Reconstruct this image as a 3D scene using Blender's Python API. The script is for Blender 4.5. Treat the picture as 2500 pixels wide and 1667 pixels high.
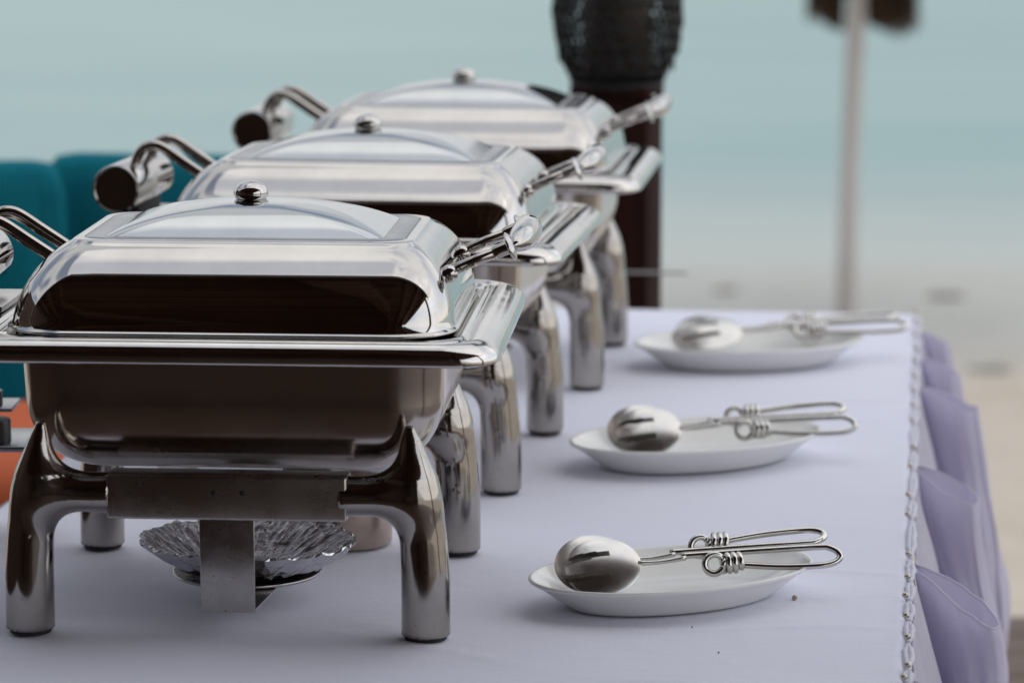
import bpy, bmesh, math, random
import numpy as np
from mathutils import Vector, Matrix, noise

random.seed(7)
PI = math.pi
R = math.radians
for o in list(bpy.data.objects):
    bpy.data.objects.remove(o)
scene = bpy.context.scene
COL = scene.collection

# ------------------------------------------------------------------ camera
TT = 0.75                     # table top height
cam_d = bpy.data.cameras.new('camera')
cam_d.sensor_width = 36.0
cam_d.lens = 115.2
cam_d.clip_start = 0.05
cam_d.clip_end = 3000.0
cam = bpy.data.objects.new('camera', cam_d)
COL.objects.link(cam)
cam.location = (0, 0, TT + 0.77)
cam.rotation_euler = (R(90 - 9.625), 0, 0)
cam_d.dof.use_dof = True
cam_d.dof.focus_distance = 3.10
cam_d.dof.aperture_fstop = 5.1
scene.camera = cam

# ------------------------------------------------------------------ sky
SUN_EL, SUN_AZ = R(48), R(95)      # azimuth clockwise from +Y (the sea)
world = bpy.data.worlds.new('World')
scene.world = world
world.use_nodes = True
wn, wl = world.node_tree.nodes, world.node_tree.links
wn.clear()
wo = wn.new('ShaderNodeOutputWorld')
bg = wn.new('ShaderNodeBackground')
bg.inputs['Strength'].default_value = 0.104
sky = wn.new('ShaderNodeTexSky')
sky.sky_type = 'NISHITA'
sky.sun_disc = False
sky.sun_elevation = SUN_EL
sky.sun_rotation = SUN_AZ
sky.dust_density = 1.5
tc = wn.new('ShaderNodeTexCoord')
mp = wn.new('ShaderNodeMapping')
mp.inputs['Scale'].default_value = (1.0, 1.0, 2.2)
n1 = wn.new('ShaderNodeTexNoise')
n1.inputs['Scale'].default_value = 1.9
n1.inputs['Detail'].default_value = 2.5
n1.inputs['Roughness'].default_value = 0.5
n1.inputs['Distortion'].default_value = 0.35
cr = wn.new('ShaderNodeValToRGB')
cr.color_ramp.elements[0].position = 0.41
cr.color_ramp.elements[0].color = (0.26, 0.26, 0.26, 1)
cr.color_ramp.elements[1].position = 0.54
cr.color_ramp.elements[1].color = (1, 1, 1, 1)
n2 = wn.new('ShaderNodeTexNoise')
n2.inputs['Scale'].default_value = 1.6
n2.inputs['Detail'].default_value = 3
cc = wn.new('ShaderNodeValToRGB')
cc.color_ramp.elements[0].position = 0.3
cc.color_ramp.elements[0].color = (4.9, 5.15, 5.5, 1)
cc.color_ramp.elements[1].position = 0.7
cc.color_ramp.elements[1].color = (6.5, 6.5, 6.6, 1)
mx = wn.new('ShaderNodeMixRGB')
wl.new(tc.outputs['Generated'], mp.inputs['Vector'])
wl.new(mp.outputs['Vector'], n1.inputs['Vector'])
wl.new(mp.outputs['Vector'], n2.inputs['Vector'])
wl.new(n1.outputs['Fac'], cr.inputs['Fac'])
wl.new(n2.outputs['Fac'], cc.inputs['Fac'])
wl.new(cr.outputs['Color'], mx.inputs['Fac'])
wl.new(sky.outputs['Color'], mx.inputs['Color1'])
wl.new(cc.outputs['Color'], mx.inputs['Color2'])
wl.new(mx.outputs['Color'], bg.inputs['Color'])
wl.new(bg.outputs['Background'], wo.inputs['Surface'])

# ------------------------------------------------------------------ sun (veiled by cloud: wide and weak)
sd = bpy.data.lights.new('sun', 'SUN')
sd.energy = 0.9
sd.angle = R(120)
sd.color = (1.0, 0.965, 0.92)
sun = bpy.data.objects.new('sun', sd)
COL.objects.link(sun)
sdir = Vector((math.sin(SUN_AZ) * math.cos(SUN_EL), math.cos(SUN_AZ) * math.cos(SUN_EL), math.sin(SUN_EL)))
sun.rotation_euler = sdir.to_track_quat('Z', 'Y').to_euler()

vs = scene.view_settings
vs.view_transform = 'Standard'
vs.look = 'None'
vs.exposure = 0.40
vs.gamma = 1.0
vs.use_curve_mapping = False
scene.render.engine = 'CYCLES'
scene.cycles.max_bounces = 10
scene.cycles.glossy_bounces = 8

# ================================================================== helpers
def tag(o, label=None, cat=None, group=None, kind=None):
    if label: o['label'] = label
    if cat: o['category'] = cat
    if group: o['group'] = group
    if kind: o['kind'] = kind
    return o

def empty(name, loc=(0, 0, 0), rz=0.0):
    o = bpy.data.objects.new(name, None)
    o.empty_display_size = 0.05
    COL.objects.link(o)
    o.location = loc
    o.rotation_euler = (0, 0, rz)
    return o

def mobj(name, verts, faces, mat, parent=None, smooth=True, auto=None):
    me = bpy.data.meshes.new(name)
    me.from_pydata([tuple(v) for v in verts], [], faces)
    me.update()
    if smooth:
        me.polygons.foreach_set('use_smooth', [True] * len(me.polygons))
        if auto:
            try: me.set_sharp_from_angle(angle=R(auto))
            except Exception: pass
    me.materials.append(mat)
    o = bpy.data.objects.new(name, me)
    COL.objects.link(o)
    if parent: o.parent = parent
    return o

def kids(o):
    return [c for c in bpy.data.objects if c.parent == o]

def copy_tree(o, parent=None):
    c = o.copy()
    COL.objects.link(c)
    if parent: c.parent = parent
    for ch in kids(o):
        copy_tree(ch, c)
    return c

class MB:
    """collects verts and faces for one mesh"""
    def __init__(s): s.v = []; s.f = []
    def add(s, v, f):
        n = len(s.v); s.v += [tuple(p) for p in v]; s.f += [tuple(i + n for i in q) for q in f]; return s
    def box(s, c, d, rz=0, bev=0.0):
        cx, cy, cz = c; hx, hy, hz = d[0] / 2, d[1] / 2, d[2] / 2
        if bev <= 0:
            vs_ = [(x, y, z) for z in (-hz, hz) for x, y in ((-hx, -hy), (hx, -hy), (hx, hy), (-hx, hy))]
            fs = [(3, 2, 1, 0), (4, 5, 6, 7), (0, 1, 5, 4), (1, 2, 6, 5), (2, 3, 7, 6), (3, 0, 4, 7)]
        else:
            bm = bmesh.new()
            bmesh.ops.create_cube(bm, size=1)
            for v in bm.verts: v.co = Vector((v.co.x * d[0], v.co.y * d[1], v.co.z * d[2]))
            bmesh.ops.bevel(bm, geom=bm.edges[:], offset=bev, segments=3, profile=0.5, affect='EDGES')
            bm.verts.ensure_lookup_table()
            vs_ = [v.co[:] for v in bm.verts]; fs = [tuple(v.index for v in f.verts) for f in bm.faces]
            bm.free()
        ca, sa = math.cos(rz), math.sin(rz)
        return s.add([(cx + x * ca - y * sa, cy + x * sa + y * ca, cz + z) for x, y, z in vs_], fs)
    def tube(s, pts, r, seg=14, cap=True, closed=False):
        pts = [Vector(p) for p in pts]; n = len(pts)
        if not hasattr(r, '__len__'): r = [r] * n
        T = []
        for i in range(n):
            if closed: t = pts[(i + 1) % n] - pts[i - 1]
            else: t = pts[min(i + 1, n - 1)] - pts[max(i - 1, 0)]
            T.append(t.normalized())
        up = Vector((0, 0, 1)) if abs(T[0].z) < 0.9 else Vector((1, 0, 0))
        N = (up - T[0] * up.dot(T[0])).normalized()
        vs_ = []
        for i in range(n):
            N = (N - T[i] * N.dot(T[i])).normalized()
            B = T[i].cross(N)
            for k in range(seg):
                a = 2 * PI * k / seg
                vs_.append(pts[i] + (N * math.cos(a) + B * math.sin(a)) * r[i])
        fs = []
        m = n if closed else n - 1
        for i in range(m):
            j = (i + 1) % n
            for k in range(seg):
                l = (k + 1) % seg
                fs.append((i * seg + k, i * seg + l, j * seg + l, j * seg + k))
        if cap and not closed:
            fs.append(tuple(range(seg))[::-1]); fs.append(tuple((n - 1) * seg + k for k in range(seg)))
        return s.add(vs_, fs)
    def rings(s, rings, cap0=False, cap1=False, closed=True):
        """rings: list of equal-length vertex loops"""
        n = len(rings[0]); vs_ = [p for r_ in rings for p in r_]; fs = []
        for i in range(len(rings) - 1):
            for k in range(n if closed else n - 1):
                l = (k + 1) % n
                fs.append((i * n + k, i * n + l, (i + 1) * n + l, (i + 1) * n + k))
        if cap0: fs.append(tuple(range(n))[::-1])
        if cap1: fs.append(tuple((len(rings) - 1) * n + k for k in range(n)))
        return s.add(vs_, fs)
    def lathe(s, prof, c=(0, 0, 0), seg=40, ax=None):
        """prof: (radius, height); ax: matrix turning +Z into the axis"""
        rr_ = []
        for r, z in prof:
            ring = [Vector((r * math.cos(2 * PI * k / seg), r * math.sin(2 * PI * k / seg), z)) for k in range(seg)]
            if ax: ring = [ax @ p for p in ring]
            rr_.append([p + Vector(c) for p in ring])
        return s.rings(rr_, cap0=prof[0][0] > 1e-5, cap1=prof[-1][0] > 1e-5)
    def obj(s, name, mat, parent=None, smooth=True, auto=None):
        return mobj(name, s.v, s.f, mat, parent, smooth, auto)

def smoothpath(pts, n=8, closed=False):
    """Catmull-Rom through pts"""
    P = [Vector(p) for p in pts]; out = []; m = len(P)
    rng = range(m if closed else m - 1)
    for i in rng:
        if closed: a, b, c, d = P[i - 1], P[i], P[(i + 1) % m], P[(i + 2) % m]
        else: a, b, c, d = P[max(i - 1, 0)], P[i], P[i + 1], P[min(i + 2, m - 1)]
        for k in range(n):
            t = k / n
            out.append(0.5 * ((2 * b) + (c - a) * t + (2 * a - 5 * b + 4 * c - d) * t * t + (3 * b - a - 3 * c + d) * t ** 3))
    if not closed: out.append(P[-1])
    return out

def rr(hx, hy, r, z, nc=10, ne=8):
    """rounded rectangle ring"""
    r = max(min(r, hx * .999, hy * .999), 1e-4); out = []
    cs = [(hx - r, hy - r, 0), (-hx + r, hy - r, 90), (-hx + r, -hy + r, 180), (hx - r, -hy + r, 270)]
    for i, (cx, cy, a0) in enumerate(cs):
        arc = [Vector((cx + r * math.cos(R(a0 + 90 * k / nc)), cy + r * math.sin(R(a0 + 90 * k / nc)), z)) for k in range(nc + 1)]
        out += arc
        nx_, ny_, na = cs[(i + 1) % 4]
        nxt = Vector((nx_ + r * math.cos(R(na)), ny_ + r * math.sin(R(na)), z))
        for k in range(1, ne): out.append(arc[-1].lerp(nxt, k / ne))
    return out

# ------------------------------------------------------------------ surface nets for blended shapes
def surface_nets(sdf, lo, hi, h, iters=3):
    lo = np.array(lo); hi = np.array(hi)
    n = np.ceil((hi - lo) / h).astype(int) + 1
    ax = [lo[i] + h * np.arange(n[i]) for i in range(3)]
    X, Y, Z = np.meshgrid(*ax, indexing='ij')
    F = sdf(X, Y, Z)
    c = F < 0
    cells = np.zeros(n - 1, int)
    for dx in (0, 1):
        for dy in (0, 1):
            for dz in (0, 1):
                cells += c[dx:n[0] - 1 + dx, dy:n[1] - 1 + dy, dz:n[2] - 1 + dz]
    act = (cells > 0) & (cells < 8)
    idx = -np.ones(n - 1, int); idx[act] = np.arange(act.sum())
    ii = np.argwhere(act)
    P = lo + (ii + 0.5) * h
    e = 1e-4
    for _ in range(iters + 4):
        x, y, z = P.T
        f = sdf(x, y, z)
        g = np.stack([sdf(x + e, y, z) - sdf(x - e, y, z), sdf(x, y + e, z) - sdf(x, y - e, z), sdf(x, y, z + e) - sdf(x, y, z - e)], 1) / (2 * e)
        g2 = np.maximum((g ** 2).sum(1), 0.05)
        P = P - np.clip(f / g2, -h, h)[:, None] * g
    faces = []
    for a in range(3):
        b, d = (a + 1) % 3, (a + 2) % 3
        sl0 = [slice(None)] * 3; sl1 = [slice(None)] * 3
        sl0[a] = slice(0, n[a] - 1); sl1[a] = slice(1, n[a])
        chg = c[tuple(sl0)] != c[tuple(sl1)]
        for q in np.argwhere(chg):
            if q[b] < 1 or q[d] < 1 or q[b] >= n[b] - 1 or q[d] >= n[d] - 1: continue
            def cell(ob, od):
                t = q.copy(); t[b] -= ob; t[d] -= od; return idx[tuple(t)]
            f4 = (cell(1, 1), cell(0, 1), cell(0, 0), cell(1, 0))
            if min(f4) < 0: continue
            faces.append(tuple(int(v) for v in (f4 if c[tuple(q)] else f4[::-1])))
    return P.tolist(), faces

def smin(a, b, k):
    h = np.clip(0.5 + 0.5 * (b - a) / k, 0, 1)
    return b * (1 - h) + a * h - k * h * (1 - h)

def cone_seg(x, y, z, a, b, ra, rb):
    a = np.array(a); b = np.array(b); d = b - a
    t = np.clip(((x - a[0]) * d[0] + (y - a[1]) * d[1] + (z - a[2]) * d[2]) / (d @ d), 0, 1)
    return np.sqrt((x - a[0] - t * d[0]) ** 2 + (y - a[1] - t * d[1]) ** 2 + (z - a[2] - t * d[2]) ** 2) - (ra + (rb - ra) * t)

# ================================================================== materials
def mat(name, col=(.5, .5, .5), rough=.5, metal=0.0, build=None, **kw):
    m = bpy.data.materials.new(name); m.use_nodes = True
    nt = m.node_tree; b = nt.nodes['Principled BSDF']
    b.inputs['Base Color'].default_value = (*col, 1)
    b.inputs['Roughness'].default_value = rough
    b.inputs['Metallic'].default_value = metal
    for k, v in kw.items(): b.inputs[k.replace('_', ' ')].default_value = v
    if build: build(nt, b)
    return m

def N(nt, t, **kw):
    n = nt.nodes.new(t)
    for k, v in kw.items():
        if k in n.inputs: n.inputs[k].default_value = v
        else: setattr(n, k, v)
    return n

def ramp(nt, src, p0, c0, p1, c1):
    r = nt.nodes.new('ShaderNodeValToRGB')
    r.color_ramp.elements[0].position = p0; r.color_ramp.elements[0].color = (*c0, 1) if len(c0) == 3 else c0
    r.color_ramp.elements[1].position = p1; r.color_ramp.elements[1].color = (*c1, 1) if len(c1) == 3 else c1
    nt.links.new(src, r.inputs['Fac']); return r

def noise_node(nt, scale, detail=4, rough=.55, vec=None, stretch=None, dist=0.0):
    t = nt.nodes.new('ShaderNodeTexCoord'); n = nt.nodes.new('ShaderNodeTexNoise')
    n.inputs['Scale'].default_value = scale; n.inputs['Detail'].default_value = detail
    n.inputs['Roughness'].default_value = rough; n.inputs['Distortion'].default_value = dist
    src = t.outputs['Object']
    if stretch:
        mpn = nt.nodes.new('ShaderNodeMapping'); mpn.inputs['Scale'].default_value = stretch
        nt.links.new(src, mpn.inputs['Vector']); src = mpn.outputs['Vector']
    nt.links.new(src, n.inputs['Vector']); return n

def g3(v): return (v, v, v)

def steel_build(base, r0, r1, smudge=6.0, bump=0.0, spots=0.0, tint=(1, .97, .93)):
    def f(nt, b):
        n = noise_node(nt, smudge, 6, .6)
        rr_ = ramp(nt, n.outputs['Fac'], .35, g3(r0), .75, g3(r1))
        nt.links.new(rr_.outputs['Color'], b.inputs['Roughness'])
        n2_ = noise_node(nt, smudge * 2.3, 5, .6)
        c = ramp(nt, n2_.outputs['Fac'], .3, tuple(base * .86 * t for t in tint), .6, tuple(base * t for t in tint))
        out = c.outputs['Color']
        if spots > 0:
            n3 = noise_node(nt, 260, 2, .5)
            s = ramp(nt, n3.outputs['Fac'], .70, g3(0), .76, g3(spots))
            m = nt.nodes.new('ShaderNodeMixRGB')
            nt.links.new(s.outputs['Color'], m.inputs['Fac']); nt.links.new(out, m.inputs['Color1'])
            m.inputs['Color2'].default_value = (.10, .085, .075, 1); out = m.outputs['Color']
        nt.links.new(out, b.inputs['Base Color'])
        if bump > 0:
            nb = noise_node(nt, 9, 2, .5)
            bp = nt.nodes.new('ShaderNodeBump'); bp.inputs['Strength'].default_value = bump; bp.inputs['Distance'].default_value = .01
            nt.links.new(nb.outputs['Fac'], bp.inputs['Height']); nt.links.new(bp.outputs['Normal'], b.inputs['Normal'])
    return f

M = {}
M['lid'] = mat('polished_steel', metal=1, build=steel_build(.56, .035, .075, 5, .012))
M['dome'] = mat('polished_dome', metal=1, build=steel_build(.56, .09, .14, 4, .01, tint=(.97, 1, 1)))
M['satin'] = mat('satin_border', metal=1, build=steel_build(.30, .22, .30, 20, tint=(.97, 1, 1.02)))
M['wing'] = mat('steel_wing', metal=1, build=steel_build(.62, .05, .10, 9, .06, .25))
M['pan'] = mat('pan_steel', metal=1, build=steel_build(.58, .13, .26, 7, .03, .25, tint=(1, .92, .85)))
M['leg'] = mat('leg_steel', metal=1, build=steel_build(.43, .07, .19, 16, .03, .6, tint=(1, .93, .86)))
M['bar'] = mat('bar_steel', metal=1, build=steel_build(.58, .22, .36, 14, .02, .3, tint=(1, .94, .89)))
M['rod'] = mat('rod_steel', metal=1, build=steel_build(.52, .12, .2, 30, 0, .3, tint=(1, .93, .87)))
M['strut'] = mat('strut_steel', metal=1, build=steel_build(.55, .22, .34, 22, 0, .8, tint=(1, .95, .93)))
M['rubber'] = mat('black_rubber', (.012, .012, .013), .6)
M['can'] = mat('tarnished_tin', metal=1, build=steel_build(.50, .22, .4, 24, 0, .9, tint=(1, .80, .68)))
M['cutlery'] = mat('cutlery_steel', metal=1, build=steel_build(.68, .21, .30, 26, 0, .12, tint=(1, .98, .94)))
M['wire'] = mat('wire_steel', metal=1, build=steel_build(.66, .07, .14, 40, 0, 0, tint=(1, .98, .94)))
M['blackplastic'] = mat('black_plastic', (.012, .012, .014), .35)

def foil_build(nt, b):
    n = noise_node(nt, 160, 3, .6, dist=1.5)
    v = nt.nodes.new('ShaderNodeTexVoronoi'); v.inputs['Scale'].default_value = 190
    t = nt.nodes.new('ShaderNodeTexCoord'); nt.links.new(t.outputs['Object'], v.inputs['Vector'])
    v.inputs['Scale'].default_value = 95
    bp = N(nt, 'ShaderNodeBump', Strength=.35, Distance=.0015)
    bp2 = N(nt, 'ShaderNodeBump', Strength=.6, Distance=.002)
    nt.links.new(n.outputs['Fac'], bp.inputs['Height']); nt.links.new(v.outputs['Distance'], bp2.inputs['Height'])
    nt.links.new(bp.outputs['Normal'], bp2.inputs['Normal']); nt.links.new(bp2.outputs['Normal'], b.inputs['Normal'])
M['foil'] = mat('crumpled_foil', (.62, .62, .64), .14, 1, foil_build)

def porcelain_build(nt, b):
    n = noise_node(nt, 12, 4, .5)
    c = ramp(nt, n.outputs['Fac'], .3, (.79, .79, .765), .7, (.83, .83, .805))
    nt.links.new(c.outputs['Color'], b.inputs['Base Color'])
    b.inputs['Coat Weight'].default_value = .8; b.inputs['Coat Roughness'].default_value = .05
M['porcelain'] = mat('white_porcelain', (.72, .72, .70), .28, 0, porcelain_build)

def cloth_build(c0, c1, weave=1100, strength=.12, trans=0.0, wr=.25, sheen=.25):
    def f(nt, b):
        n = noise_node(nt, 3.5, 5, .55)
        c = ramp(nt, n.outputs['Fac'], .3, c0, .7, c1)
        nt.links.new(c.outputs['Color'], b.inputs['Base Color'])
        b.inputs['Sheen Weight'].default_value = sheen; b.inputs['Sheen Roughness'].default_value = .5
        t = nt.nodes.new('ShaderNodeTexCoord')
        hs = []
        for d in ('X', 'Y'):
            w = nt.nodes.new('ShaderNodeTexWave'); w.wave_type = 'BANDS'; w.bands_direction = d
            w.inputs['Scale'].default_value = weave / 6.28; w.inputs['Distortion'].default_value = .6
            nt.links.new(t.outputs['Object'], w.inputs['Vector']); hs.append(w)
        ad = nt.nodes.new('ShaderNodeMath'); ad.operation = 'ADD'
        nt.links.new(hs[0].outputs['Fac'], ad.inputs[0]); nt.links.new(hs[1].outputs['Fac'], ad.inputs[1])
        bp = N(nt, 'ShaderNodeBump', Strength=strength, Distance=.0006)
        nt.links.new(ad.outputs['Value'], bp.inputs['Height'])
        nw = noise_node(nt, 14, 5, .6, stretch=(1, 2.2, 1))
        bp2 = N(nt, 'ShaderNodeBump', Strength=wr, Distance=.004)
        nt.links.new(nw.outputs['Fac'], bp2.inputs['Height']); nt.links.new(bp.outputs['Normal'], bp2.inputs['Normal'])
        nt.links.new(bp2.outputs['Normal'], b.inputs['Normal'])
        if trans > 0:
            tr = nt.nodes.new('ShaderNodeBsdfTranslucent'); nt.links.new(c.outputs['Color'], tr.inputs['Color'])
            ms = nt.nodes.new('ShaderNodeMixShader'); ms.inputs[0].default_value = trans
            out = nt.nodes['Material Output']
            nt.links.new(b.outputs[0], ms.inputs[1]); nt.links.new(tr.outputs[0], ms.inputs[2]); nt.links.new(ms.outputs[0], out.inputs['Surface'])
    return f
M['cloth'] = mat('white_tablecloth', rough=.85, build=cloth_build((.79, .80, .93), (.81, .82, .94), 1000, .2, wr=.38))
M['skirt'] = mat('lilac_skirt', rough=.8, build=cloth_build((.83, .81, .92), (.85, .83, .93), 900, .1, trans=.48, wr=.7, sheen=.35))
M['band'] = mat('white_shirring', rough=.8, build=cloth_build((.78, .77, .88), (.82, .81, .91), 900, .1, .2))
M['teal'] = mat('teal_cloth', rough=.9, Specular_IOR_Level=.2, build=cloth_build((.001, .13, .18), (.003, .18, .23), 500, .1, sheen=0))
M['orange'] = mat('orange_cloth', rough=.8, build=cloth_build((.52, .10, .028), (.60, .12, .035), 500, .1, sheen=0))

def wood_build(c0, c1, st=(1, 12, 12), sc=3.0, bump=.2):
    def f(nt, b):
        n = noise_node(nt, sc, 7, .6, stretch=st, dist=.4)
        c = ramp(nt, n.outputs['Fac'], .3, c0, .7, c1)
        nt.links.new(c.outputs['Color'], b.inputs['Base Color'])
        bp = N(nt, 'ShaderNodeBump', Strength=bump, Distance=.003)
        nt.links.new(n.outputs['Fac'], bp.inputs['Height']); nt.links.new(bp.outputs['Normal'], b.inputs['Normal'])
    return f
M['darkwood'] = mat('dark_red_wood', rough=.85, Specular_IOR_Level=.15, build=wood_build((.012, .0035, .003), (.03, .008, .006), (12, 12, 1)))
M['hutwood'] = mat('dark_brown_wood', rough=.7, build=wood_build((.028, .013, .009), (.085, .045, .030), (12, 1, 1)))
M['ceilwood'] = mat('ceiling_wood', rough=.6, build=wood_build((.07, .032, .022), (.20, .11, .075), (1, 6, 6), 1.2))
M['deck'] = mat('deck_wood', rough=.6, build=wood_build((.085, .052, .038), (.14, .092, .068), (1, 12, 12)))
M['wicker'] = mat('dark_wicker', (.006, .006, .006), .6)
M['candle'] = mat('amber_glass', (.07, .035, .012), .25)
M['pole'] = mat('weathered_pole', rough=.75, build=wood_build((.52, .48, .46), (.64, .60, .57), (12, 12, 1)))
M['thatch'] = mat('brown_thatch', rough=.9, build=wood_build((.09, .055, .035), (.17, .11, .07), (12, 12, 1)))
M['cord'] = mat('pale_cord', (.42, .40, .40), .7)
M['crumb'] = mat('bread_crumb', (.36, .25, .16), .8)
M['speck'] = mat('dark_speck', (.05, .04, .04), .8)
M['pin'] = mat('pin_metal', (.55, .50, .42), .25, .8)
M['weed'] = mat('dry_seaweed', rough=.9, build=wood_build((.34, .32, .28), (.40, .38, .34), (1, 1, 1), 9))

# beach: dry sand near, wet and shallow-water sand by the shoreline
def sand_build(nt, b):
    t = nt.nodes.new('ShaderNodeTexCoord'); s = nt.nodes.new('ShaderNodeSeparateXYZ')
    nt.links.new(t.outputs['Object'], s.inputs[0])
    n = noise_node(nt, .55, 5, .55, stretch=(.6, 1.6, 1))
    ad = nt.nodes.new('ShaderNodeMath'); ad.operation = 'MULTIPLY_ADD'
    nt.links.new(n.outputs['Fac'], ad.inputs[0]); ad.inputs[1].default_value = 2.6; nt.links.new(s.outputs['Y'], ad.inputs[2])
    mr = nt.nodes.new('ShaderNodeMapRange'); mr.inputs['From Min'].default_value = 17.6; mr.inputs['From Max'].default_value = 19.6
    nt.links.new(ad.outputs[0], mr.inputs['Value'])
    n2_ = noise_node(nt, 2.3, 7, .65)
    dry = ramp(nt, n2_.outputs['Fac'], .3, (.53, .46, .37), .7, (.62, .55, .455))
    wet = ramp(nt, n2_.outputs['Fac'], .3, (.50, .50, .46), .7, (.55, .55, .51))
    mxr = nt.nodes.new('ShaderNodeMixRGB')
    nt.links.new(mr.outputs['Result'], mxr.inputs['Fac']); nt.links.new(dry.outputs['Color'], mxr.inputs['Color1']); nt.links.new(wet.outputs['Color'], mxr.inputs['Color2'])
    nt.links.new(mxr.outputs['Color'], b.inputs['Base Color'])
    n3 = noise_node(nt, 6, 6, .6)
    bp = N(nt, 'ShaderNodeBump', Strength=.6, Distance=.05); nt.links.new(n3.outputs['Fac'], bp.inputs['Height'])
    nt.links.new(bp.outputs['Normal'], b.inputs['Normal'])
M['sand'] = mat('beach_sand', rough=.9, build=sand_build)

def sea_build(nt, b):
    n = noise_node(nt, .42, 7, .62, stretch=(.16, 1.0, 1), dist=.8)
    c = ramp(nt, n.outputs['Fac'], .32, (.185, .345, .35), .68, (.275, .425, .405))
    e = c.color_ramp.elements.new(.5); e.color = (.22, .385, .37, 1)
    nt.links.new(c.outputs['Color'], b.inputs['Base Color'])
    tco = nt.nodes.new('ShaderNodeTexCoord'); sp_ = nt.nodes.new('ShaderNodeSeparateXYZ'); nt.links.new(tco.outputs['Object'], sp_.inputs[0])
    mr = nt.nodes.new('ShaderNodeMapRange'); mr.inputs['From Min'].default_value = 20.2; mr.inputs['From Max'].default_value = 28.0
    nt.links.new(sp_.outputs['Y'], mr.inputs['Value'])
    mxs = nt.nodes.new('ShaderNodeMixRGB'); mxs.inputs['Color1'].default_value = (.50, .50, .455, 1)
    nt.links.new(mr.outputs['Result'], mxs.inputs['Fac']); nt.links.new(c.outputs['Color'], mxs.inputs['Color2']); nt.links.new(mxs.outputs['Color'], b.inputs['Base Color'])
    n2_ = noise_node(nt, 1.6, 5, .6, stretch=(.5, 1, 1))
    bp = N(nt, 'ShaderNodeBump', Strength=.35, Distance=.12)
    nt.links.new(n2_.outputs['Fac'], bp.inputs['Height']); nt.links.new(bp.outputs['Normal'], b.inputs['Normal'])
    b.inputs['IOR'].default_value = 1.33
M['sea'] = mat('shallow_turquoise_sea', rough=.28, build=sea_build)

# ================================================================== ground, sea, terrace, pavilion
def beach():
    xs = np.concatenate([np.linspace(-600, -14, 12), np.linspace(-12, 12, 97), np.linspace(14, 600, 12)])
    ys = np.concatenate([np.linspace(-300, 2, 8), np.linspace(4, 26, 111), [30, 40, 80, 400, 1500]])
    v, f = [], []
    for y in ys:
        for x in xs:
            base = -1.46 if y < 14 else -1.46 - (y - 14) * .021
            if y > 26: base = -1.75
            z = base
            if -13 < x < 13 and 3 < y < 27:
                z += (.055 * noise.noise(Vector((x * .9, y * .7, 1))) + .03 * noise.noise(Vector((x * 2.7, y * 2.2, 5)))) * min(max((20.0 - y) / 4, .04), 1)
            v.append((x, y, z))
    w = len(xs)
    for j in range(len(ys) - 1):
        for i in range(w - 1): f.append((j * w + i, j * w + i + 1, (j + 1) * w + i + 1, (j + 1) * w + i))
    tag(mobj('beach_sand', v, f, M['sand']), kind='structure')
beach()

def sea():
    ys = [20.6 + .35 * k for k in range(40)] + [36, 45, 60, 90, 150, 400, 2500]
    xs = list(np.linspace(-14, 14, 57))
    xs = [-1500, -300, -60] + xs + [60, 300, 1500]
    v, f = [], []
    for j, y in enumerate(ys):
        for x in xs:
            yy = y + (.35 * math.sin(x * .55 + 1) + .15 * math.sin(x * 1.7) if j == 0 else 0)
            z = -1.612 + (.018 * noise.noise(Vector((x * .35, y * 1.1, 0))) if y < 35 and j > 1 else 0)
            v.append((x, yy, z))
    w = len(xs)
    for j in range(len(ys) - 1):
        for i in range(w - 1): f.append((j * w + i, j * w + i + 1, (j + 1) * w + i + 1, (j + 1) * w + i))
    tag(mobj('sea_water', v, f, M['sea']), kind='structure')
sea()

# terrace: a slab with boards laid across it
MB().box((-2.0, 1.5, -.80), (14, 8.9, 1.52)).obj('terrace', M['deck'], smooth=False)
terr = bpy.data.objects['terrace']; tag(terr, kind='structure')
bd = MB().box((0, 0, 0), (14, .136, .03), bev=.004)
bme = None
for k in range(63):
    if bme is None:
        o = bd.obj('board', M['deck'], terr, auto=40); bme = o.data
    else:
        o = bpy.data.objects.new('board', bme); COL.objects.link(o); o.parent = terr
    o.location = (-2.0, -2.87 + k * .141, -.022 + random.uniform(-.0015, .0015))

pav = empty('pavilion', (0, -2.6, 0))
tag(pav, 'dark brown timber pavilion standing behind the photographer over the terrace', 'building')
pk = MB().box((0, 0, 0), (.235, .05, 3.2), bev=.006)
pme = None
for k in range(40):
    if pme is None:
        o = pk.obj('wall_plank', M['hutwood'], pav, auto=40); pme = o.data
    else:
        o = bpy.data.objects.new('wall_plank', pme); COL.objects.link(o); o.parent = pav
    o.location = (-7.6 + k * .24, random.uniform(-.006, .006), 1.6)
MB().box((-2.6, 2.52, 3.28), (10.6, 5.54, .12)).obj('roof', M['ceilwood'], pav, smooth=False)
bmm = MB().box((0, 0, 0), (.10, 5.3, .16), bev=.008)
for k in range(12):
    o = bmm.obj('roof_beam', M['ceilwood'], pav, auto=40) if k == 0 else o.copy()
    if k: COL.objects.link(o)
    o.location = (-7.5 + k * .88, 2.45, 3.138)
MB().box((-2.6, 5.22, 3.07), (10.4, .10, .28)).obj('fascia_board', M['hutwood'], pav, smooth=False)
for x in (-7.3, 2.3):
    MB().box((x, 4.9, 1.46), (.16, .16, 2.92), bev=.01).obj('pillar', M['hutwood'], pav, auto=40)

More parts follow.
